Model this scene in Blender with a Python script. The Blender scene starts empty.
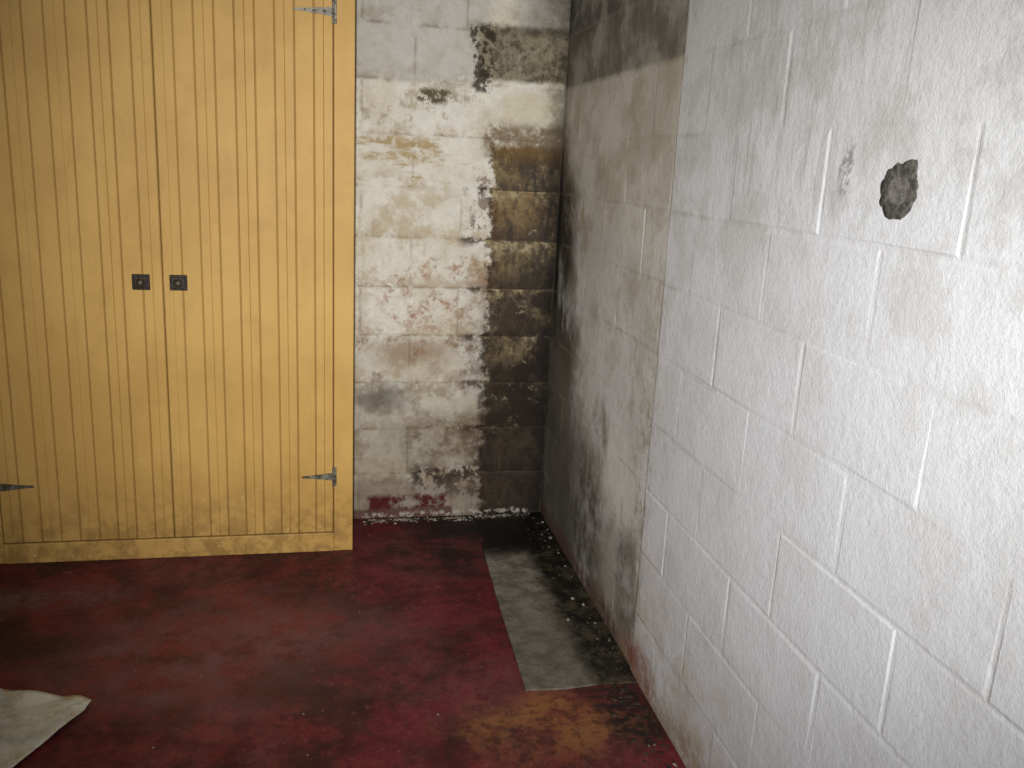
import bpy, bmesh, math, random
from mathutils import Vector, Matrix, noise as mnoise
random.seed(7)
S = bpy.context.scene
COL = S.collection
def lin(c):
    out=[]
    for v in c:
        v/=255.0
        out.append(v/12.92 if v<=0.04045 else ((v+0.055)/1.055)**2.4)
    return tuple(out)+(1.0,)

# ------------------------------------------------------------------ node kit
class NK:
    def __init__(s,name,rough=0.8,spec=0.3):
        s.m=bpy.data.materials.new(name); s.m.use_nodes=True
        s.t=s.m.node_tree; s.b=s.t.nodes['Principled BSDF']
        s.b.inputs['Roughness'].default_value=rough
        s.b.inputs['Specular IOR Level'].default_value=spec
        g=s.t.nodes.new('ShaderNodeNewGeometry'); s.pos=g.outputs['Position']
        sp=s.t.nodes.new('ShaderNodeSeparateXYZ'); s.link(s.pos,sp.inputs[0])
        s.x,s.y,s.z=sp.outputs
    def link(s,a,b): s.t.links.new(a,b)
    def put(s,v,inp):
        if isinstance(v,(int,float)): inp.default_value=v
        elif isinstance(v,tuple): inp.default_value=v
        else: s.link(v,inp)
    def m_(s,op,a,b=0.0,c=0.0,clamp=False):
        n=s.t.nodes.new('ShaderNodeMath'); n.operation=op; n.use_clamp=clamp
        s.put(a,n.inputs[0]); s.put(b,n.inputs[1])
        if op in('MULTIPLY_ADD',): s.put(c,n.inputs[2])
        return n.outputs[0]
    def add(s,a,b): return s.m_('ADD',a,b)
    def sub(s,a,b): return s.m_('SUBTRACT',a,b)
    def mul(s,a,b): return s.m_('MULTIPLY',a,b)
    def mx(s,a,b): return s.m_('MAXIMUM',a,b)
    def mn(s,a,b): return s.m_('MINIMUM',a,b)
    def ss(s,v,lo,hi,t0=0.0,t1=1.0):
        n=s.t.nodes.new('ShaderNodeMapRange'); n.interpolation_type='SMOOTHSTEP'
        s.put(v,n.inputs[0]); n.inputs[1].default_value=lo; n.inputs[2].default_value=hi
        n.inputs[3].default_value=t0; n.inputs[4].default_value=t1
        return n.outputs[0]
    def noise(s,scale,detail=4,rough=0.6,stretch=(1,1,1),off=(0,0,0),dist=0.0):
        mp=s.t.nodes.new('ShaderNodeMapping'); s.link(s.pos,mp.inputs[0])
        mp.inputs['Scale'].default_value=stretch; mp.inputs['Location'].default_value=off
        n=s.t.nodes.new('ShaderNodeTexNoise'); s.link(mp.outputs[0],n.inputs['Vector'])
        n.inputs['Scale'].default_value=scale; n.inputs['Detail'].default_value=detail
        n.inputs['Roughness'].default_value=rough; n.inputs['Distortion'].default_value=dist
        return n.outputs['Fac']
    def mix(s,f,a,b,mode='MIX'):
        n=s.t.nodes.new('ShaderNodeMix'); n.data_type='RGBA'; n.blend_type=mode
        s.put(f,n.inputs[0]); s.put(a,n.inputs[6]); s.put(b,n.inputs[7])
        return n.outputs[2]
    def attr(s,name):
        n=s.t.nodes.new('ShaderNodeAttribute'); n.attribute_name=name; return n.outputs['Fac']
    def warp(s,c,off,a1=0.06,a2=0.02,s1=5,s2=28):
        n1=s.noise(s1,3,0.6,off=off); n2=s.noise(s2,3,0.7,off=off)
        r=s.m_('MULTIPLY_ADD',s.sub(n1,0.5),a1*2,c)
        return s.m_('MULTIPLY_ADD',s.sub(n2,0.5),a2*2,r)
    def box(s,u,v,u0,u1,v0,v1,e=0.02,ev=None):
        ev=ev or e
        r=None
        for (c,lo,hi,w) in((u,u0,u1,e),(v,v0,v1,ev)):
            if lo is not None:
                q=s.ss(c,lo-w,lo+w); r=q if r is None else s.mul(r,q)
            if hi is not None:
                q=s.ss(c,hi-w,hi+w,1.0,0.0); r=q if r is None else s.mul(r,q)
        return r
    def blob(s,u,v,cu,cv,ru,rv,soft=0.4):
        a=s.m_('POWER',s.m_('ABSOLUTE',s.mul(s.sub(u,cu),1.0/ru)),2.0)
        b=s.m_('POWER',s.m_('ABSOLUTE',s.mul(s.sub(v,cv),1.0/rv)),2.0)
        return s.ss(s.m_('SQRT',s.add(a,b)),1-soft,1+soft,1.0,0.0)
    def done(s,col,bump=None,dist=0.002,strength=0.6,rough=None):
        s.put(col,s.b.inputs['Base Color'])
        if rough is not None: s.put(rough,s.b.inputs['Roughness'])
        if bump is not None:
            n=s.t.nodes.new('ShaderNodeBump'); n.inputs['Distance'].default_value=dist
            n.inputs['Strength'].default_value=strength
            s.link(bump,n.inputs['Height']); s.link(n.outputs[0],s.b.inputs['Normal'])
        return s.m
CH=0.2032; BL=0.4064

# ------------------------------------------------------------------ back wall material
def mat_back():
    k=NK('painted_block_back',0.8,0.25)
    X=k.warp(k.x,(0,0,0),0.06,0.04); Z=k.warp(k.z,(7,3,1),0.06,0.035)
    nA=k.noise(4.5,5,0.65,off=(3,3,3)); nB=k.noise(11,6,0.72,off=(1,8,2)); nC=k.noise(38,5,0.7)
    nE=k.noise(8,7,0.75,off=(6,2,2)); nF=k.noise(20,6,0.75,off=(2,2,8))
    nS=k.noise(7,6,0.72,stretch=(0.55,1,2.0),off=(5,0,1)); nV=k.noise(16,6,0.75,stretch=(1.6,1,0.5),off=(5,0,4))
    fz=k.m_('FRACT',k.mul(k.z,1/CH))
    tab=k.mx(k.ss(fz,0.0,0.10,1.0,0.0),k.ss(fz,0.82,1.0))   # at the bed joints
    XS=k.warp(k.x,(2,5,9),0.055,0.020,6,24); ZS=k.warp(k.z,(4,1,6),0.018,0.012,9,34)
    XT=k.m_('MULTIPLY_ADD',tab,0.026,XS)
    under=k.ss(fz,0.62,1.0)
    over=k.ss(k.m_('MULTIPLY_ADD',k.sub(nE,0.5),1.6,fz),-0.05,0.45,1.0,0.0)
    c=lin((224,220,208))
    c=k.mix(k.mul(k.ss(nA,0.42,0.66),0.50),c,lin((190,176,146)))
    c=k.mix(k.mul(k.ss(nF,0.5,0.66),0.25),c,lin((158,146,124)))
    c=k.mix(k.mul(k.mul(k.ss(nB,0.47,0.6),over),0.60),c,lin((166,142,104)))
    c=k.mix(k.mul(k.mul(k.box(X,Z,None,0.66,1.42,1.62,0.03),k.ss(nS,0.47,0.6)),0.75),c,lin((162,132,70)))
    c=k.mix(k.mul(k.mul(k.box(X,Z,None,0.70,1.05,1.40,0.05),k.ss(nE,0.46,0.6)),0.55),c,lin((178,156,118)))
    c=k.mix(k.mul(k.mul(k.box(X,Z,None,0.70,0.62,1.15,0.04),k.ss(nE,0.5,0.62)),0.6),c,lin((162,122,90)))
    c=k.mix(k.mul(k.mul(k.box(X,Z,0.2,0.6,0.85,1.15,0.06),k.ss(nF,0.54,0.62)),0.6),c,lin((150,92,66)))
    # lifted, bare grey patches high up + fresh white paint
    c=k.mix(k.mul(k.mul(k.box(X,Z,None,0.64,1.66,1.86,0.02),k.ss(nE,0.50,0.56)),0.6),c,lin((156,142,114)))
    c=k.mix(k.mul(k.mul(k.box(X,Z,None,0.70,1.30,1.86,0.02),k.ss(nF,0.53,0.57)),0.5),c,lin((232,229,220)))
    c=k.mix(k.mul(k.blob(XS,ZS,0.43,1.775,0.075,0.03,0.3),k.ss(nF,0.42,0.50)),c,lin((96,86,64)))
    c=k.mix(k.mul(k.box(X,Z,None,0.62,1.84,None,0.02),0.45),c,lin((156,156,152)))
    # damp lower part
    c=k.mix(k.mul(k.box(X,Z,None,None,None,0.76,0.08),0.30),c,lin((158,146,122)))
    c=k.mix(k.mul(k.box(X,Z,None,None,None,0.50,0.12),0.42),c,lin((126,114,94)))
    c=k.mix(k.mul(k.mul(k.box(X,Z,None,None,None,0.80,0.03),k.ss(nE,0.45,0.60)),0.60),c,lin((126,104,76)))
    c=k.mix(k.mul(k.blob(X,Z,0.20,0.54,0.13,0.06,0.6),0.7),c,lin((92,85,74)))
    c=k.mix(k.mul(k.blob(X,Z,0.36,0.73,0.16,0.06,0.6),0.6),c,lin((134,96,60)))
    c=k.mix(k.mul(k.blob(X,Z,0.50,0.36,0.2,0.10,0.6),k.ss(nF,0.4,0.6,0.2,0.8)),c,lin((98,84,66)))
    c=k.mix(k.mul(k.mul(k.box(X,Z,0.36,None,0.09,0.24,0.03),k.ss(nF,0.46,0.54)),0.92),c,lin((44,30,27)))
    c=k.mix(k.mul(k.box(X,Z,None,None,None,0.17,0.03),0.5),c,lin((112,98,82)))
    # halo
    c=k.mix(k.mul(k.mul(k.ss(X,0.48,0.72),k.ss(Z,1.2,1.0,0,1)),k.ss(nE,0.36,0.62,0.1,0.65)),c,lin((106,84,58)))
    c=k.mix(k.mul(k.mul(k.ss(X,0.56,0.70),k.ss(Z,0.95,0.7,0,1)),k.ss(nE,0.36,0.60,0.2,0.8)),c,lin((68,54,42)))
    # bare / mouldy corner
    bare=k.box(XT,ZS,0.675,None,None,1.60,0.009,0.015)
    bcol=k.mix(k.ss(nE,0.38,0.60),lin((164,142,98)),lin((84,62,34)))
    bcol=k.mix(k.mul(k.box(X,Z,None,None,1.23,1.44,0.03),0.5),bcol,lin((98,66,34)))
    bcol=k.mix(k.mul(k.box(X,Z,None,None,None,1.24,0.04),0.55),bcol,lin((104,88,62)))
    bcol=k.mix(k.mul(k.ss(Z,0.85,1.25,1.0,0.0),k.ss(nE,0.38,0.58,0.2,0.9)),bcol,lin((48,36,26)))
    bcol=k.mix(k.mul(k.ss(Z,0.55,0.88,1.0,0.0),k.ss(nE,0.30,0.60,0.95,0.6)),bcol,lin((24,17,14)))
    bcol=k.mix(k.mul(k.box(X,Z,None,None,None,0.32,0.06),k.ss(nF,0.4,0.6,0.1,0.5)),bcol,lin((70,58,48)))
    bcol=k.mix(k.mul(over,k.ss(nF,0.34,0.56,0.2,0.9)),bcol,lin((24,15,11)))
    bcol=k.mix(k.ss(nV,0.50,0.62,0,0.75),bcol,lin((34,25,18)))
    bcol=k.mix(k.mul(k.ss(X,0.74,0.88),k.ss(nE,0.4,0.6,0.15,0.75)),bcol,lin((30,22,16)))
    bcol=k.mix(k.mul(k.mul(under,k.ss(Z,0.75,0.9)),k.ss(nF,0.52,0.38,0,0.7)),bcol,lin((184,168,130)))
    bcol=k.mix(k.mul(k.ss(Z,0.3,0.8,0.3,1.0),k.ss(nF,0.40,0.32,0,0.6)),bcol,lin((186,174,144)))
    c=k.mix(k.mul(bare,0.96),c,bcol)
    rim=k.mul(k.box(XT,ZS,0.655,0.685,None,1.60,0.010),k.ss(nF,0.44,0.54))
    c=k.mix(k.mul(rim,0.75),c,lin((40,27,18)))
    c=k.mix(k.mul(k.mul(k.box(X,Z,0.56,0.70,0.2,1.45,0.03),tab),k.ss(nF,0.42,0.52,0,0.85)),c,lin((52,34,22)))
    c=k.mix(k.mul(k.mul(k.box(XS,ZS,0.62,None,1.55,1.69,0.03),k.ss(nE,0.40,0.54)),0.8),c,lin((106,82,46)))
    c=k.mix(k.mul(k.mul(k.box(XS,ZS,0.58,0.7,1.20,1.5,0.03),k.ss(nF,0.5,0.56)),0.7),c,lin((86,56,30)))
    c=k.mix(k.mul(k.box(XS,ZS,0.70,0.95,1.69,1.81,0.02),0.45),c,lin((196,184,148)))
    c=k.mix(k.mul(k.ss(X,0.80,0.93),k.mul(k.ss(Z,1.5,1.7),k.ss(nE,0.4,0.6,0.1,0.6))),c,lin((84,72,50)))
    # grey patch above 1.83
    c=k.mix(k.mul(k.box(XS,ZS,0.60,None,1.85,2.06,0.012),k.ss(nE,0.3,0.45,0.7,0.96)),c,k.mix(k.ss(nF,0.4,0.6),lin((136,126,104)),lin((76,68,50))))
    c=k.mix(k.mul(k.mul(k.box(XS,ZS,0.57,0.66,1.80,2.05,0.01),k.ss(nF,0.44,0.52)),0.9),c,lin((50,42,32)))
    c=k.mix(k.mul(k.mul(k.ss(k.z,2.0,2.06),k.ss(X,0.66,0.86)),0.60),c,lin((74,70,62)))
    # corner
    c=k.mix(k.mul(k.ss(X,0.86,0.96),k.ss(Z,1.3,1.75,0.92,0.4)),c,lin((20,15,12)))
    # red skirting paint + efflorescence
    c=k.mix(k.mul(k.box(XS,ZS,0.18,0.52,0.04,0.105,0.012),k.ss(nB,0.35,0.5)),c,lin((78,20,22)))
    c=k.mix(k.mul(k.box(XS,ZS,None,0.55,None,0.045,0.01),0.75),c,lin((74,26,26)))
    c=k.mix(k.mul(k.box(XS,ZS,0.15,0.9,0.0,0.026,0.008),k.ss(nC,0.48,0.56,0,0.8)),c,lin((170,164,154)))
    j=k.attr('joint')
    c=k.mix(k.mul(j,k.ss(nB,0.40,0.62,0.0,0.45)),c,lin((100,88,68)))
    c=k.mix(1.0,c,k.mix(nC,lin((212,212,212)),lin((255,255,255))),'MULTIPLY')
    h=k.add(k.mul(nC,0.5),k.add(k.mul(nE,1.6),k.mul(bare,-0.7)))
    return k.done(c,h,0.009,0.8)

# ------------------------------------------------------------------ right wall material
def mat_right():
    k=NK('painted_block_right',0.65,0.3)
    Y=k.warp(k.y,(0,0,0),0.10,0.05,4,14); Z=k.warp(k.z,(7,3,1),0.08,0.04,4,14)
    YS=k.warp(k.y,(2,5,9),0.012,0.012,9,45); ZS=k.warp(k.z,(4,1,6),0.01,0.01,9,45)
    nA=k.noise(3.2,5,0.65,off=(3,3,3)); nB=k.noise(10,6,0.75,off=(1,8,2)); nC=k.noise(45,5,0.75)
    nV=k.noise(16,6,0.75,stretch=(1,2.2,0.35)); nD=k.noise(110,3,0.8)
    nS=k.noise(9,6,0.72,stretch=(1,1.0,0.55),off=(5,0,1)); nF=k.noise(24,6,0.75,off=(2,2,8))
    nE=k.noise(5.5,6,0.68,off=(6,2,2))
    c=lin((214,216,220))
    c=k.mix(k.ss(nA,0.42,0.68,0,0.32),c,lin((184,183,180)))
    c=k.mix(k.mul(k.ss(nE,0.48,0.6),k.ss(Z,0.9,1.8,0.12,0.45)),c,lin((172,170,163)))
    c=k.mix(k.mul(k.box(Y,Z,1.5,2.1,1.45,2.3,0.2,0.15),k.ss(nV,0.47,0.62,0.0,0.45)),c,lin((150,148,142)))
    c=k.mix(k.mul(k.ss(Z,1.3,2.0),0.50),c,lin((166,164,158)))
    c=k.mix(k.ss(nC,0.60,0.70,0.0,0.30),c,lin((160,160,158)))
    c=k.mix(k.mul(k.ss(Y,1.8,2.6),k.ss(nF,0.48,0.64,0,0.35)),c,lin((168,160,142)))
    # far bay: older, dirtier paint
    far=k.ss(k.y,2.366,2.378)
    c=k.mix(k.mul(far,k.ss(Z,0.9,1.7,0.20,0.65)),c,k.mix(k.ss(nA,0.4,0.6),lin((198,190,170)),lin((166,156,132))))
    c=k.mix(k.mul(far,k.ss(nE,0.46,0.62,0,0.35)),c,lin((154,141,114)))
    c=k.mix(k.mul(k.box(k.y,ZS,2.372,None,1.835,None,0.004,0.012),0.92),c,k.mix(k.ss(nE,0.38,0.6),lin((142,138,128)),lin((90,86,78))))
    c=k.mix(k.mul(k.box(Y,Z,2.9,None,2.0,None,0.1,0.05),k.ss(nE,0.4,0.6,0.1,0.7)),c,lin((64,60,52)))
    # soft mould from corner
    c=k.mix(k.mul(k.box(Y,Z,3.22,None,None,1.7,0.30,0.35),k.ss(nE,0.38,0.62,0.1,0.7)),c,lin((130,114,88)))
    c=k.mix(k.mul(k.box(Y,Z,3.38,None,None,1.48,0.12,0.14),k.ss(nS,0.36,0.58,0.35,0.97)),c,lin((34,27,21)))
    c=k.mix(k.mul(k.box(Y,Z,3.24,None,None,0.95,0.14,0.18),k.ss(nE,0.36,0.58,0.15,0.9)),c,lin((56,48,39)))
    c=k.mix(k.mul(k.box(Y,Z,3.08,None,None,0.56,0.22,0.14),0.85),c,lin((34,29,25)))
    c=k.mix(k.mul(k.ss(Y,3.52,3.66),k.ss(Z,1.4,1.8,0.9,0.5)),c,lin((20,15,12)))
    # rising damp
    tri=k.sub(k.z,k.mul(k.sub(Y,2.38),0.55))
    dm=k.mul(k.ss(tri,0.06,0.36,1.0,0.0),k.ss(Y,2.36,2.52))
    c=k.mix(k.mul(dm,k.ss(nE,0.34,0.62,0.35,0.8)),c,lin((116,110,99)))
    c=k.mix(k.mul(k.blob(Y,Z,2.50,0.24,0.10,0.30,0.8),k.ss(nE,0.34,0.60,0.3,0.8)),c,lin((78,73,66)))
    c=k.mix(k.mul(k.blob(Y,Z,2.98,0.22,0.38,0.26,0.6),k.ss(nE,0.40,0.60,0.2,0.8)),c,lin((60,55,49)))
    c=k.mix(k.mul(k.blob(Y,Z,2.68,0.17,0.12,0.14,0.7),0.65),c,lin((176,170,160)))
    c=k.mix(k.mul(k.box(Y,Z,2.42,None,None,0.06,0.04,0.03),k.ss(nF,0.35,0.6,0.4,0.9)),c,lin((88,58,46)))
    c=k.mix(k.mul(k.blob(Y,Z,2.63,0.54,0.19,0.14,0.6),0.75),c,lin((222,220,214)))
    c=k.mix(k.mul(k.blob(Y,Z,2.87,0.64,0.08,0.10,0.6),k.ss(nS,0.42,0.6,0,0.7)),c,lin((88,80,64)))
    c=k.mix(k.mul(k.blob(Y,Z,2.42,0.62,0.06,0.5,0.7),k.ss(nF,0.44,0.6,0,0.5)),c,lin((138,126,102)))
    # wall foot near
    c=k.mix(k.mul(k.box(Y,Z,None,2.5,None,0.08,0.05,0.05),k.ss(nF,0.36,0.6,0.2,0.85)),c,lin((146,126,96)))
    c=k.mix(k.mul(k.blob(Y,Z,2.32,0.05,0.16,0.07,0.6),k.ss(nF,0.3,0.6,0.3,0.9)),c,lin((138,84,70)))
    c=k.mix(k.mul(k.box(Y,Z,1.7,2.45,None,0.35,0.2,0.18),k.ss(nB,0.42,0.62,0,0.5)),c,lin((176,162,138)))
    c=k.mix(k.mul(k.blob(YS,ZS,1.51,1.55,0.020,0.050,0.4),k.ss(nF,0.46,0.54,0,0.8)),c,lin((128,126,121)))
    j=k.attr('joint')
    c=k.mix(k.mul(k.mul(j,k.ss(nE,0.42,0.62,0.0,0.35)),k.ss(k.y,1.4,2.5,0.35,1.0)),c,lin((146,138,122)))
    c=k.mix(1.0,c,k.mix(nD,lin((222,222,222)),lin((255,255,255))),'MULTIPLY')
    h=k.add(k.mul(nC,0.7),k.add(k.mul(nD,0.4),k.add(k.mul(nB,0.7),k.mul(nE,1.6))))
    return k.done(c,h,0.003,0.7)

# ------------------------------------------------------------------ floor material
def mat_floor():
    k=NK('red_painted_concrete',0.5,0.35)
    X=k.warp(k.x,(0,0,0),0.12,0.05,4,18); Y=k.warp(k.y,(7,3,1),0.12,0.05,4,18)
    nA=k.noise(2.6,6,0.7,off=(3,1,3)); nB=k.noise(7,7,0.75,off=(1,8,2)); nC=k.noise(30,6,0.75); nD=k.noise(120,2,0.6)
    nE=k.noise(3.6,7,0.75,off=(9,2,2))
    c=k.mix(k.ss(nB,0.38,0.62),lin((98,27,35)),lin((66,17,23)))
    c=k.mix(k.ss(nE,0.48,0.60,0,0.75),c,lin((38,14,17)))
    c=k.mix(k.mul(k.ss(nA,0.46,0.62,0,0.55),k.ss(nC,0.35,0.6)),c,lin((112,66,65)))
    c=k.mix(k.mul(k.blob(X,Y,-0.30,2.65,0.46,0.30,0.6),k.ss(nB,0.38,0.6,0.05,0.6)),c,lin((122,82,79)))
    c=k.mix(k.mul(k.blob(X,Y,-0.98,3.05,0.28,0.10,0.6),k.mul(k.ss(nB,0.42,0.6,0.1,0.7),k.ss(nC,0.4,0.55,0.3,1))),c,lin((120,86,84)))
    c=k.mix(k.mul(k.blob(X,Y,-0.95,2.76,0.24,0.09,0.6),0.8),c,lin((32,13,15)))
    c=k.mix(k.mul(k.blob(X,Y,0.08,2.45,0.28,0.14,0.6),k.ss(nB,0.4,0.6,0.2,0.6)),c,lin((40,13,15)))
    c=k.mix(k.ss(nC,0.54,0.68,0,0.55),c,lin((40,15,17)))
    c=k.mix(k.ss(nC,0.43,0.33,0,0.5),c,lin((130,72,70)))
    # damp smear towards corner
    c=k.mix(k.mul(k.blob(X,Y,0.44,3.32,0.20,0.24,0.6),k.ss(nB,0.36,0.6,0.2,0.9)),c,lin((28,12,12)))
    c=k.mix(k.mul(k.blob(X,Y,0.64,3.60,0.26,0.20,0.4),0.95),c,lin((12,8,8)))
    # ochre bare patch
    c=k.mix(k.mul(k.blob(X,Y,0.62,2.13,0.25,0.14,0.5),k.ss(nB,0.42,0.60,0.9,0.1)),c,lin((124,82,48)))
    c=k.mix(k.mul(k.blob(X,Y,0.60,1.95,0.25,0.12,0.5),k.ss(nC,0.40,0.56,0.6,0.1)),c,lin((104,60,42)))
    c=k.mix(k.mul(k.blob(X,Y,0.62,2.10,0.3,0.2,0.5),k.ss(nC,0.50,0.60,0,0.65)),c,lin((58,30,22)))
    c=k.mix(k.mul(k.blob(X,Y,0.86,2.16,0.10,0.18,0.4),k.ss(nC,0.42,0.54,0.3,0.95)),c,lin((28,18,16)))
    c=k.mix(k.ss(nD,0.70,0.74,0,0.45),c,lin((150,120,116)))
    h=k.add(nC,k.mul(nB,0.5))
    return k.done(c,h,0.003,0.5,rough=k.ss(nB,0.3,0.7,0.42,0.72))
def mat_slab():
    k=NK('damp_concrete_patch',0.6,0.4)
    X=k.warp(k.x,(0,0,0),0.05,0.04,5,24); Y=k.warp(k.y,(7,3,1),0.08,0.05,5,24)
    nA=k.noise(5,5,0.65); nB=k.noise(12,6,0.75,off=(1,8,2)); nC=k.noise(60,5,0.75)
    c=k.mix(k.ss(nB,0.38,0.62),lin((124,118,106)),lin((84,78,69)))
    c=k.mix(k.ss(nC,0.55,0.7,0,0.6),c,lin((62,56,49)))
    c=k.mix(k.mul(k.ss(Y,3.0,2.5),0.5),c,lin((76,70,61)))
    wet=k.mx(k.ss(X,0.75,0.84),k.ss(Y,3.20,3.34))
    wc=k.mix(k.ss(nB,0.46,0.62),lin((16,14,12)),lin((62,57,42)))
    wc=k.mix(k.ss(nC,0.60,0.68,0,0.6),wc,lin((96,88,72)))
    c=k.mix(k.mul(wet,k.ss(nA,0.3,0.5,0.88,1.0)),c,wc)
    c=k.mix(k.mul(k.ss(Y,3.20,3.34),0.92),c,lin((11,9,9)))
    rough=k.ss(wet,0,1,0.75,0.4)
    return k.done(c,k.add(nC,nB),0.004,0.7,rough=rough)

def simple(name,c1,c2,scale,rough=0.6,spec=0.3,metal=0.0,bd=0.001,lo=0.4,hi=0.6):
    k=NK(name,rough,spec); n=k.noise(scale,5,0.7); k.b.inputs['Metallic'].default_value=metal
    return k.done(k.mix(k.ss(n,lo,hi),lin(c1),lin(c2)),n,bd,0.5)
def mat_ochre():
    k=NK('ochre_paint',0.55,0.3)
    nA=k.noise(1.8,4,0.6); nG=k.noise(9,5,0.7,stretch=(2.5,1,0.5)); nC=k.noise(70,4,0.7); nB=k.noise(14,6,0.75)
    nF=k.noise(40,3,0.6,stretch=(1,1,0.6),off=(3,3,3)); nL=k.noise(5,5,0.7,off=(8,1,1))
    c=k.mix(k.ss(nA,0.35,0.65),lin((194,156,86)),lin((182,143,76)))
    c=k.mix(k.ss(nG,0.50,0.7,0,0.22),c,lin((158,122,62)))
    c=k.mix(k.ss(nL,0.50,0.66,0,0.22),c,lin((158,122,62)))
    c=k.mix(k.ss(nC,0.66,0.72,0,0.35),c,lin((116,88,44)))
    c=k.mix(k.mul(k.ss(k.z,0.0,0.40,1.0,0.0),k.ss(nB,0.42,0.6,0.15,0.7)),c,lin((122,92,48)))
    c=k.mix(k.mul(k.ss(k.z,0.05,0.7,1.0,0.0),k.ss(nF,0.69,0.73,0,0.6)),c,lin((226,216,184)))
    g=k.attr('groove')
    c=k.mix(k.mul(g,0.5),c,lin((112,80,34)))
    return k.done(c,k.add(nG,k.mul(nC,0.3)),0.001,0.5)

M_back=mat_back(); M_right=mat_right(); M_floor=mat_floor(); M_slab=mat_slab(); M_och=mat_ochre()
M_iron=simple('aged_iron',(80,72,58),(44,38,30),60,0.5,0.5,0.5)
M_rust=simple('galvanised_hinge',(118,114,100),(66,58,44),40,0.5,0.5,0.3)
M_dark=simple('dark_bronze',(50,36,26),(22,17,14),50,0.4,0.5,0.4)
M_ceil=simple('ceiling_boards',(150,146,136),(120,116,106),6,0.8)
M_plain=simple('painted_block_plain',(190,186,176),(160,154,140),5,0.8)
M_mort=simple('grey_mortar',(108,105,100),(82,79,75),70,0.9,0.15,0,0.003)
M_mort2=simple('dark_mortar',(94,91,86),(60,57,53),70,0.95,0.1,0,0.003)
M_chip=simple('paint_flakes',(160,154,142),(116,106,90),30,0.8)
M_chipd=simple('dirt_crumbs',(58,49,38),(20,16,14),30,0.9)

def obj(name,bm,mats,parent=None,smooth=False):
    me=bpy.data.meshes.new(name); bm.to_mesh(me); bm.free()
    for m in mats: me.materials.append(m)
    if smooth:
        for p in me.polygons: p.use_smooth=True
    o=bpy.data.objects.new(name,me); COL.objects.link(o)
    if parent: o.parent=parent
    return o
def empty(name,loc=(0,0,0)):
    e=bpy.data.objects.new(name,None); e.location=loc; COL.objects.link(e); return e
def boxbm(bm,x0,x1,y0,y1,z0,z1,bev=0.0,mi=0):
    vs=[bm.verts.new(p) for p in((x0,y0,z0),(x1,y0,z0),(x1,y1,z0),(x0,y1,z0),(x0,y0,z1),(x1,y0,z1),(x1,y1,z1),(x0,y1,z1))]
    fs=[bm.faces.new([vs[i] for i in q]) for q in((0,3,2,1),(4,5,6,7),(0,1,5,4),(1,2,6,5),(2,3,7,6),(3,0,4,7))]
    for f in fs: f.material_index=mi
    if bev>0:
        es=list({e for f in fs for e in f.edges})
        r=bmesh.ops.bevel(bm,geom=es,offset=bev,segments=2,profile=0.5,affect='EDGES')
        for f in r['faces']: f.material_index=mi
    return fs

# ------------------------------------------------------------------ block walls
WX=0.955; WY=3.67; H=2.44
XL=-2.1; YB=-1.2; YSTEP=2.372; STEP=0.006
def RX(y): return WX-0.009*(WY-y)-(STEP if y<YSTEP else 0)
def block_wall(name,mat,mapf,u0,u1,phase,thick_box,groove=0.0016,bev=0.007,split=None,stepd=0.0):
    """mapf(u,z,d): d = distance out of the wall; split = control joint, near side stands proud"""
    bm=bmesh.new(); lay=bm.verts.layers.float.new('joint')
    n=int(round(H/CH))
    for r in range(n):
        z0=r*CH; z1=min((r+1)*CH,H)
        ph=phase[r%2]
        kk=math.floor((u0-ph)/BL)
        a=ph+kk*BL; segs=[]
        while a<u1-1e-4:
            b0=max(a,u0); b1=min(a+BL,u1); a+=BL
            if b1-b0<=0.02: continue
            if split and b0<split<b1:
                if split-b0<0.06:
                    if segs: segs[-1]=(segs[-1][0],split)
                else: segs.append((b0,split))
                if b1-split>0.06: segs.append((split,b1))
                else: segs.append((split,b1))
            else: segs.append((b0,b1))
        for (b0,b1) in segs:
            base=stepd if (split and (b0+b1)/2<split) else 0.0
            if split and abs(b1-split)<1e-6 and b0<split: pass
            jd=base+random.uniform(-0.0005,0.0008); g=0.002
            jit=[random.uniform(-0.0010,0.0010) for _ in range(4)]
            w=g+bev*random.uniform(0.7,1.2)
            wx=min(w,(b1-b0)*0.35)
            o=[(b0,z0),(b1,z0),(b1,z1),(b0,z1)]
            gx=min(g,wx*0.5)
            i_=[(b0+wx,z0+w),(b1-wx,z0+w),(b1-wx,z1-w),(b0+wx,z1-w)]
            m=[(b0+gx,z0+g),(b1-gx,z0+g),(b1-gx,z1-g),(b0+gx,z1-g)]
            vo=[bm.verts.new(mapf(u,z,base-groove)) for u,z in o]
            vm=[bm.verts.new(mapf(u,z,base-groove)) for u,z in m]
            vi=[bm.verts.new(mapf(u,z,jd+jit[q])) for q,(u,z) in enumerate(i_)]
            for v in vo: v[lay]=1.0
            for v in vm: v[lay]=0.8
            for q in range(4):
                bm.faces.new((vo[q],vo[(q+1)%4],vm[(q+1)%4],vm[q]))
                bm.faces.new((vm[q],vm[(q+1)%4],vi[(q+1)%4],vi[q]))
            bm.faces.new(vi)
    if split:   # return face of the step
        a=[bm.verts.new(mapf(split,z,d)) for z,d in((0,stepd-groove),(H,stepd-groove),(H,-groove-0.002),(0,-groove-0.002))]
        bm.faces.new(a)
    bmesh.ops.remove_doubles(bm,verts=bm.verts[:],dist=0.00005)
    bmesh.ops.recalc_face_normals(bm,faces=bm.faces[:])
    boxbm(bm,*thick_box)
    return obj(name,bm,[mat])
block_wall('wall_back',M_back,lambda u,z,d:(u,WY-d,z),XL,WX,(0.14,0.345),(XL,WX+0.2,WY+0.006,WY+0.2,0,H))
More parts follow.
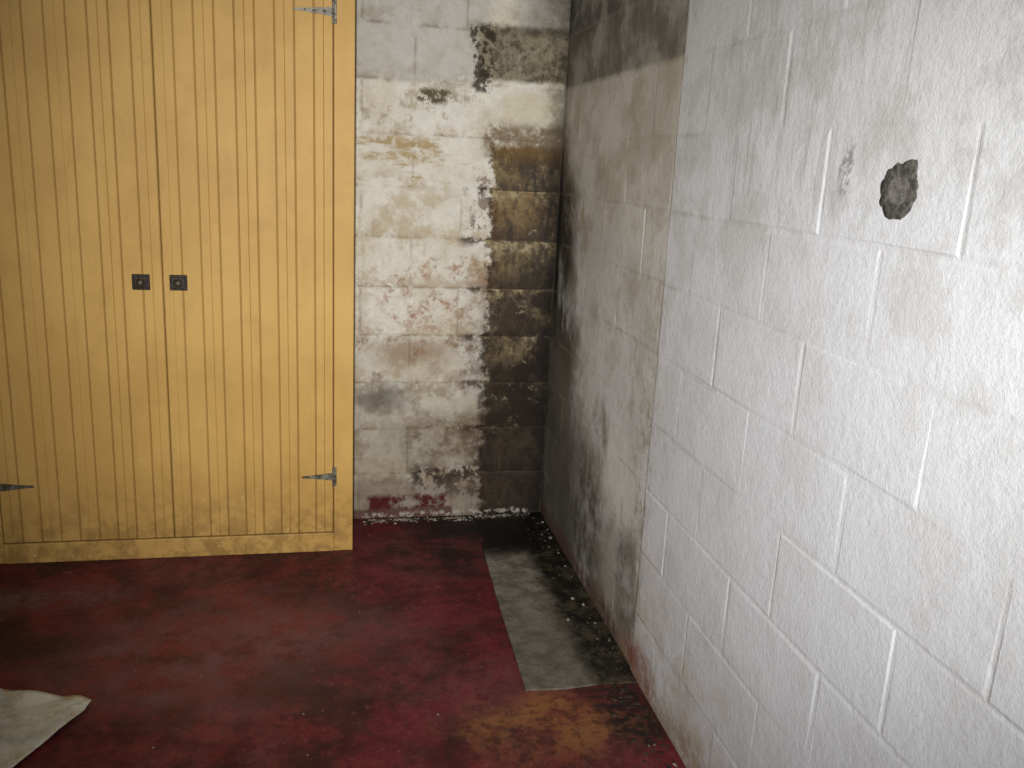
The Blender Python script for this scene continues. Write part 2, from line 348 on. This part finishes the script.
block_wall('wall_right',M_right,lambda u,z,d:(WX-0.009*(WY-u)-d,u,z),YB,WY,(1.37,1.58),(WX+0.006,WX+0.2,YB,WY,0,H),groove=0.0006,bev=0.008,split=YSTEP,stepd=STEP)
bm=bmesh.new(); boxbm(bm,XL-0.2,XL,YB,WY+0.2,0,H); obj('wall_left',bm,[M_plain])
bm=bmesh.new(); boxbm(bm,XL-0.2,WX+0.2,YB,WY+0.2,H,H+0.12); obj('ceiling',bm,[M_ceil])
bm=bmesh.new(); boxbm(bm,XL-0.2,WX+0.2,YB,WY+0.2,-0.15,0.0); obj('floor',bm,[M_floor])
# concrete patch strip
bm=bmesh.new()
pts=[(0.585,2.30),(0.70,2.292),(0.83,2.305),(RX(2.29)-0.003,2.298),(RX(2.40)-0.003,2.40),(0.9515,3.664),(0.66,3.664),(0.645,3.36),(0.63,3.365),(0.606,2.9),(0.592,2.5)]
top=[bm.verts.new((x,y,0.006)) for x,y in pts]; bot=[bm.verts.new((x,y,-0.001)) for x,y in pts]
bm.faces.new(top); bm.faces.new(bot[::-1])
for i in range(len(pts)):
    j=(i+1)%len(pts); bm.faces.new((bot[i],bot[j],top[j],top[i]))
obj('concrete_floor_patch',bm,[M_slab])

# ------------------------------------------------------------------ cupboard
CF=3.35; CXL=-1.235; CXR=0.104; CT=2.16; DL=-1.164; DR=0.029; DM=-0.567; DB=0.085; DT=2.09
cup=empty('cupboard')
bm=bmesh.new()
boxbm(bm,CXL,CXL+0.02,CF+0.02,WY-0.006,0,CT)
boxbm(bm,CXR-0.02,CXR,CF+0.02,WY-0.006,0,CT)
boxbm(bm,CXL,CXR,CF,WY-0.006,CT,CT+0.02,0.003)
boxbm(bm,CXL+0.02,CXR-0.02,CF+0.03,WY-0.006,0.05,0.07)
boxbm(bm,CXL+0.02,CXR-0.02,WY-0.02,WY-0.008,0.07,CT)
obj('carcass',bm,[M_och],cup)
bm=bmesh.new()
boxbm(bm,DR+0.002,CXR,CF,CF+0.022,0,CT,0.003)
boxbm(bm,CXL,DL-0.002,CF,CF+0.022,0,CT,0.003)
boxbm(bm,DL-0.002,DR+0.002,CF,CF+0.022,DT+0.004,CT,0.003)
boxbm(bm,DL-0.002,DR+0.002,CF-0.004,CF+0.022,0.0,DB-0.006,0.004)
obj('face_frame',bm,[M_och],cup)
def door(name,x0,x1):
    bm=bmesh.new(); gl=bm.verts.layers.float.new('groove')
    n=9; w=(x1-x0)/n; f=CF-0.002; dep=0.003
    prof=[]
    for i in range(n):
        a=x0+i*w; b=a+w
        jit=random.uniform(-0.0008,0.0008)
        g=0.0010
        prof+=[(a,f+dep,1),(a+g,f+dep,1),(a+g+0.0028,f+jit,0)]
        if i%2==0:
            prof+=[(a+w*0.5-0.002,f+jit,0),(a+w*0.5,f+0.0014,0.5),(a+w*0.5+0.002,f+jit,0)]
        prof+=[(b-g-0.0028,f+jit,0),(b-g,f+dep,1)]
    prof.append((x1,f+dep,1))
    cols=[]
    for (x,y,gv) in prof:
        a=bm.verts.new((x,y,DB)); b=bm.verts.new((x,y,DT)); a[gl]=gv; b[gl]=gv
        cols.append((a,b))
    for i in range(len(cols)-1):
        bm.faces.new((cols[i][0],cols[i+1][0],cols[i+1][1],cols[i][1]))
    yb=CF+0.02
    l0=bm.verts.new((x0,yb,DB)); l1=bm.verts.new((x0,yb,DT)); r0=bm.verts.new((x1,yb,DB)); r1=bm.verts.new((x1,yb,DT))
    bm.faces.new((l0,cols[0][0],cols[0][1],l1)); bm.faces.new((cols[-1][0],r0,r1,cols[-1][1]))
    bm.faces.new((r0,l0,l1,r1))
    bm.faces.new([l0,r0]+[c[0] for c in cols[::-1]]); bm.faces.new([r1,l1]+[c[1] for c in cols])
    return obj(name,bm,[M_och],cup)
door('door_leaf_left',DL,DM-0.001); door('door_leaf_right',DM+0.001,DR)
def hinge(name,x,z,dirn,L=0.115):
    bm=bmesh.new(); f=CF-0.004
    def X(v): return x+dirn*v
    a,b=sorted((X(0.004),X(-0.012))); boxbm(bm,a,b,f-0.002,f+0.004,z-0.038,z+0.038,0.001)
    P=[(0.004,-0.015),(0.02,-0.013),(L*0.8,-0.005),(L,-0.0035),(L+0.006,0),(L,0.0035),(L*0.8,0.005),(0.02,0.013),(0.004,0.015)]
    fr=[bm.verts.new((X(u),f-0.0035,z+v)) for u,v in P]; bk=[bm.verts.new((X(u),f+0.002,z+v)) for u,v in P]
    bm.faces.new(fr); bm.faces.new(bk[::-1])
    for i in range(len(P)):
        j=(i+1)%len(P); bm.faces.new((fr[i],bk[i],bk[j],fr[j]))
    for s in(-0.026,0,0.026):
        bmesh.ops.create_cone(bm,cap_ends=True,segments=12,radius1=0.0045,radius2=0.0045,depth=0.024,matrix=Matrix.Translation((X(0.0),f-0.004,z+s)))
    for (u,v) in((-0.008,0.028),(-0.008,-0.028),(0.03,0),(0.065,0),(0.095,0)):
        bmesh.ops.create_uvsphere(bm,u_segments=8,v_segments=6,radius=0.0038,matrix=Matrix.Translation((X(u),f-0.0035,z+v))@Matrix.Diagonal((1,0.5,1,1)))
    bmesh.ops.recalc_face_normals(bm,faces=bm.faces[:])
    return obj(name,bm,[M_rust],cup)
hinge('hinge_1',DR,0.315,-1); hinge('hinge_2',DR,2.010,-1,0.13); hinge('hinge_3',DL,0.303,1); hinge('hinge_4',DL,2.003,1,0.13)
def knob(name,x,z):
    bm=bmesh.new(); f=CF-0.0015
    boxbm(bm,x-0.030,x+0.030,f-0.006,f+0.002,z-0.028,z+0.028,0.003)
    boxbm(bm,x-0.023,x+0.023,f-0.009,f-0.005,z-0.021,z+0.021,0.002)
    R=Matrix.Rotation(math.pi/2,4,'X')
    bmesh.ops.create_cone(bm,cap_ends=True,segments=20,radius1=0.007,radius2=0.007,depth=0.014,matrix=Matrix.Translation((x,f-0.014,z))@R)
    r=bmesh.ops.create_uvsphere(bm,u_segments=20,v_segments=12,radius=0.015,matrix=Matrix.Translation((x,f-0.023,z))@Matrix.Diagonal((1,0.65,1,1)))
    for v in r['verts']:
        for fc in v.link_faces: fc.material_index=1
    return obj(name,bm,[M_dark,M_iron],cup)
knob('knob_1',-0.640,1.062); knob('knob_2',-0.514,1.062)

# ------------------------------------------------------------------ mortar-filled pipe hole in the right wall
bm=bmesh.new()
cy,cz=1.345,1.518; PX=RX(cy)
N=72
ctrl=[0.92,0.98,0.90,1.02,0.96,1.06,0.98,1.20,1.32,1.04,0.90,0.94,0.86,0.95,0.90,1.0,1.05,1.12,1.04,1.16,1.10,0.98,1.02,0.88]
def rad(i):
    q=i/N*len(ctrl); a=ctrl[int(q)%len(ctrl)]; b=ctrl[(int(q)+1)%len(ctrl)]
    return a+(b-a)*(q-int(q))+0.05*mnoise.noise(Vector((i*0.55,3,1)))
prev=None
HG=(0.0012,0.0014,0.0020,0.0022,-0.001)
for ri,rr in enumerate([0.30,0.50,0.62,0.94,1.0]):
    ring=[]
    for i in range(N):
        t=2*math.pi*i/N; R=rr*(rad(i) if ri>2 else 1.0+0.04*math.sin(3*t))
        hgt=HG[ri]+0.0004*mnoise.noise(Vector((i*0.4,ri*2,0)))
        ring.append(bm.verts.new((PX-hgt,cy+math.cos(t)*0.057*R,cz+math.sin(t)*0.045*R)))
    if prev is None:
        f=bm.faces.new(ring); f.material_index=1
    else:
        for i in range(N):
            f=bm.faces.new((prev[i],prev[(i+1)%N],ring[(i+1)%N],ring[i])); f.material_index=1 if ri==1 else 0
    prev=ring
bmesh.ops.recalc_face_normals(bm,faces=bm.faces[:])
obj('mortared_pipe_hole',bm,[M_mort2,M_mort],smooth=True)

# ------------------------------------------------------------------ cloth on floor
def mat_cloth():
    k=NK('stained_canvas',0.85,0.15); n=k.noise(6,5,0.7); w=k.noise(260,2,0.5); e=k.noise(16,5,0.7,off=(4,4,4))
    c=k.mix(k.ss(n,0.4,0.62),lin((200,196,178)),lin((154,152,136)))
    c=k.mix(k.ss(e,0.52,0.66,0,0.7),c,lin((174,156,106)))
    return k.done(c,k.add(w,n),0.002,0.4)
outline=[(-0.645,2.395),(-0.70,2.425),(-0.80,2.455),(-0.95,2.49),(-1.12,2.50),(-1.25,2.42),(-1.30,2.2),(-1.22,2.0),(-1.02,1.93),(-0.86,1.98),(-0.80,2.07),(-0.765,2.12),(-0.735,2.19),(-0.69,2.27),(-0.655,2.35)]
bm=bmesh.new(); C=Vector((-0.98,2.24)); prev=None
def interp(t):
    n=len(outline); f=t*n; i=int(f)%n; a=Vector(outline[i]); b=Vector(outline[(i+1)%n]); return a.lerp(b,f-int(f))
K=90; R=26
cv=bm.verts.new((C.x,C.y,0.02))
for r in range(1,R+1):
    ring=[]
    for i in range(K):
        p=C.lerp(interp(i/K),r/R)
        q=Vector((p.x*5,p.y*5,0))
        z=0.004+0.020*abs(mnoise.noise(q))+0.008*abs(mnoise.noise(q*3))
        z+= 0.006*max(0,(r/R-0.8)/0.2)*(0.5+0.5*math.sin(i*0.5))
        ring.append(bm.verts.new((p.x,p.y,z)))
    for i in range(K):
        if prev is None: bm.faces.new((cv,ring[i],ring[(i+1)%K]))
        else: bm.faces.new((prev[i],ring[i],ring[(i+1)%K],prev[(i+1)%K]))
    prev=ring
bmesh.ops.recalc_face_normals(bm,faces=bm.faces[:])
o=obj('canvas_rag',bm,[mat_cloth()],smooth=True)
sm=o.modifiers.new('thick','SOLIDIFY'); sm.thickness=0.003; sm.offset=1

# ------------------------------------------------------------------ debris
def chips(name,gen,n,mats,smin,smax):
    bm=bmesh.new()
    for _ in range(n):
        x,y,z0=gen(); s=random.uniform(smin,smax)*random.choice((0.6,0.8,1,1.3))
        k=random.randint(4,6); a0=random.random()*6.28; h=s*random.uniform(0.15,0.5)
        lo=[];hi=[]
        for i in range(k):
            a=a0+i*6.283/k; r=s*random.uniform(0.6,1.1)
            lo.append(bm.verts.new((x+math.cos(a)*r,y+math.sin(a)*r,z0)))
            hi.append(bm.verts.new((x+math.cos(a)*r*0.8,y+math.sin(a)*r*0.8,z0+h*random.uniform(0.6,1.2))))
        mi=random.randrange(len(mats))
        f=bm.faces.new(hi); f.material_index=mi
        for i in range(k):
            f=bm.faces.new((lo[i],lo[(i+1)%k],hi[(i+1)%k],hi[i])); f.material_index=mi
    return obj(name,bm,mats)
def g_crust():
    x=random.uniform(0.16,0.90); return x,WY-0.006-abs(random.gauss(0,0.02))-0.008,0.0 if x<0.64 else 0.005
chips('efflorescence_crumbs',g_crust,420,[M_chip,M_chip,M_chipd],0.003,0.009)
def g_wall():
    y=random.uniform(1.9,3.6); x=RX(y)-0.014-abs(random.gauss(0,0.045))
    return x,y,0.005 if y>2.30 else 0.0
chips('wall_foot_debris',g_wall,460,[M_chipd]*14+[M_chip],0.003,0.008)
def g_floor():
    while True:
        x=random.uniform(-1.15,0.92); y=random.uniform(1.75,3.6)
        if y>3.30 and x<0.13: continue
        if x<-0.6 and y<2.55: continue
        return x,y,0.005 if (x>0.6 and y>2.30) else 0.0
chips('paint_flake_debris',g_floor,240,[M_chip,M_chipd,M_chipd],0.001,0.003)

# ------------------------------------------------------------------ camera
cam=bpy.data.cameras.new('camera'); co=bpy.data.objects.new('camera',cam); COL.objects.link(co); S.camera=co
f=890.0
D=Vector((-187,-229,f)).normalized(); DN=Vector((-177,3596,f)).normalized()
DN=(DN-D*DN.dot(D)).normalized()
W=DN.cross(D).normalized()
if W.x<0: W=-W
def world(v): return Vector((W.dot(v),D.dot(v),-DN.dot(v)))
cx=world(Vector((1,0,0))); cyv=world(Vector((0,-1,0))); czv=world(Vector((0,0,-1)))
Mx=Matrix((cx,cyv,czv)).transposed().to_4x4(); Mx.translation=Vector((0,0,1.53))
co.matrix_world=Mx
cam.sensor_width=36; cam.lens=f*36/1024; cam.clip_start=0.05

# ------------------------------------------------------------------ light
def lamp(name,kind,loc,energy,color,target=None,**kw):
    l=bpy.data.lights.new(name,kind); l.energy=energy; l.color=color
    for a,b in kw.items(): setattr(l,a,b)
    o=bpy.data.objects.new(name,l); o.location=loc; COL.objects.link(o)
    if target: o.rotation_euler=(Vector(target)-Vector(loc)).to_track_quat('-Z','Y').to_euler()
    return o
lamp('camera_flash','SPOT',(-0.10,-0.7,1.66),640,(1.0,0.98,0.95),(0.62,3.0,1.05),spot_size=math.radians(66),spot_blend=1.0,shadow_soft_size=0.04)
lamp('fill_light','AREA',(-1.3,0.5,2.38),10,(0.95,0.97,1.0),(0.95,2.7,0.7),shape='RECTANGLE',size=1.2,size_y=0.5)  # added out-of-view fill to lift the right wall, not a room fixture
w=bpy.data.worlds.new('world'); S.world=w; w.use_nodes=True
w.node_tree.nodes['Background'].inputs[0].default_value=(0.82,0.89,1.0,1); w.node_tree.nodes['Background'].inputs[1].default_value=0.36
S.view_settings.view_transform='Standard'
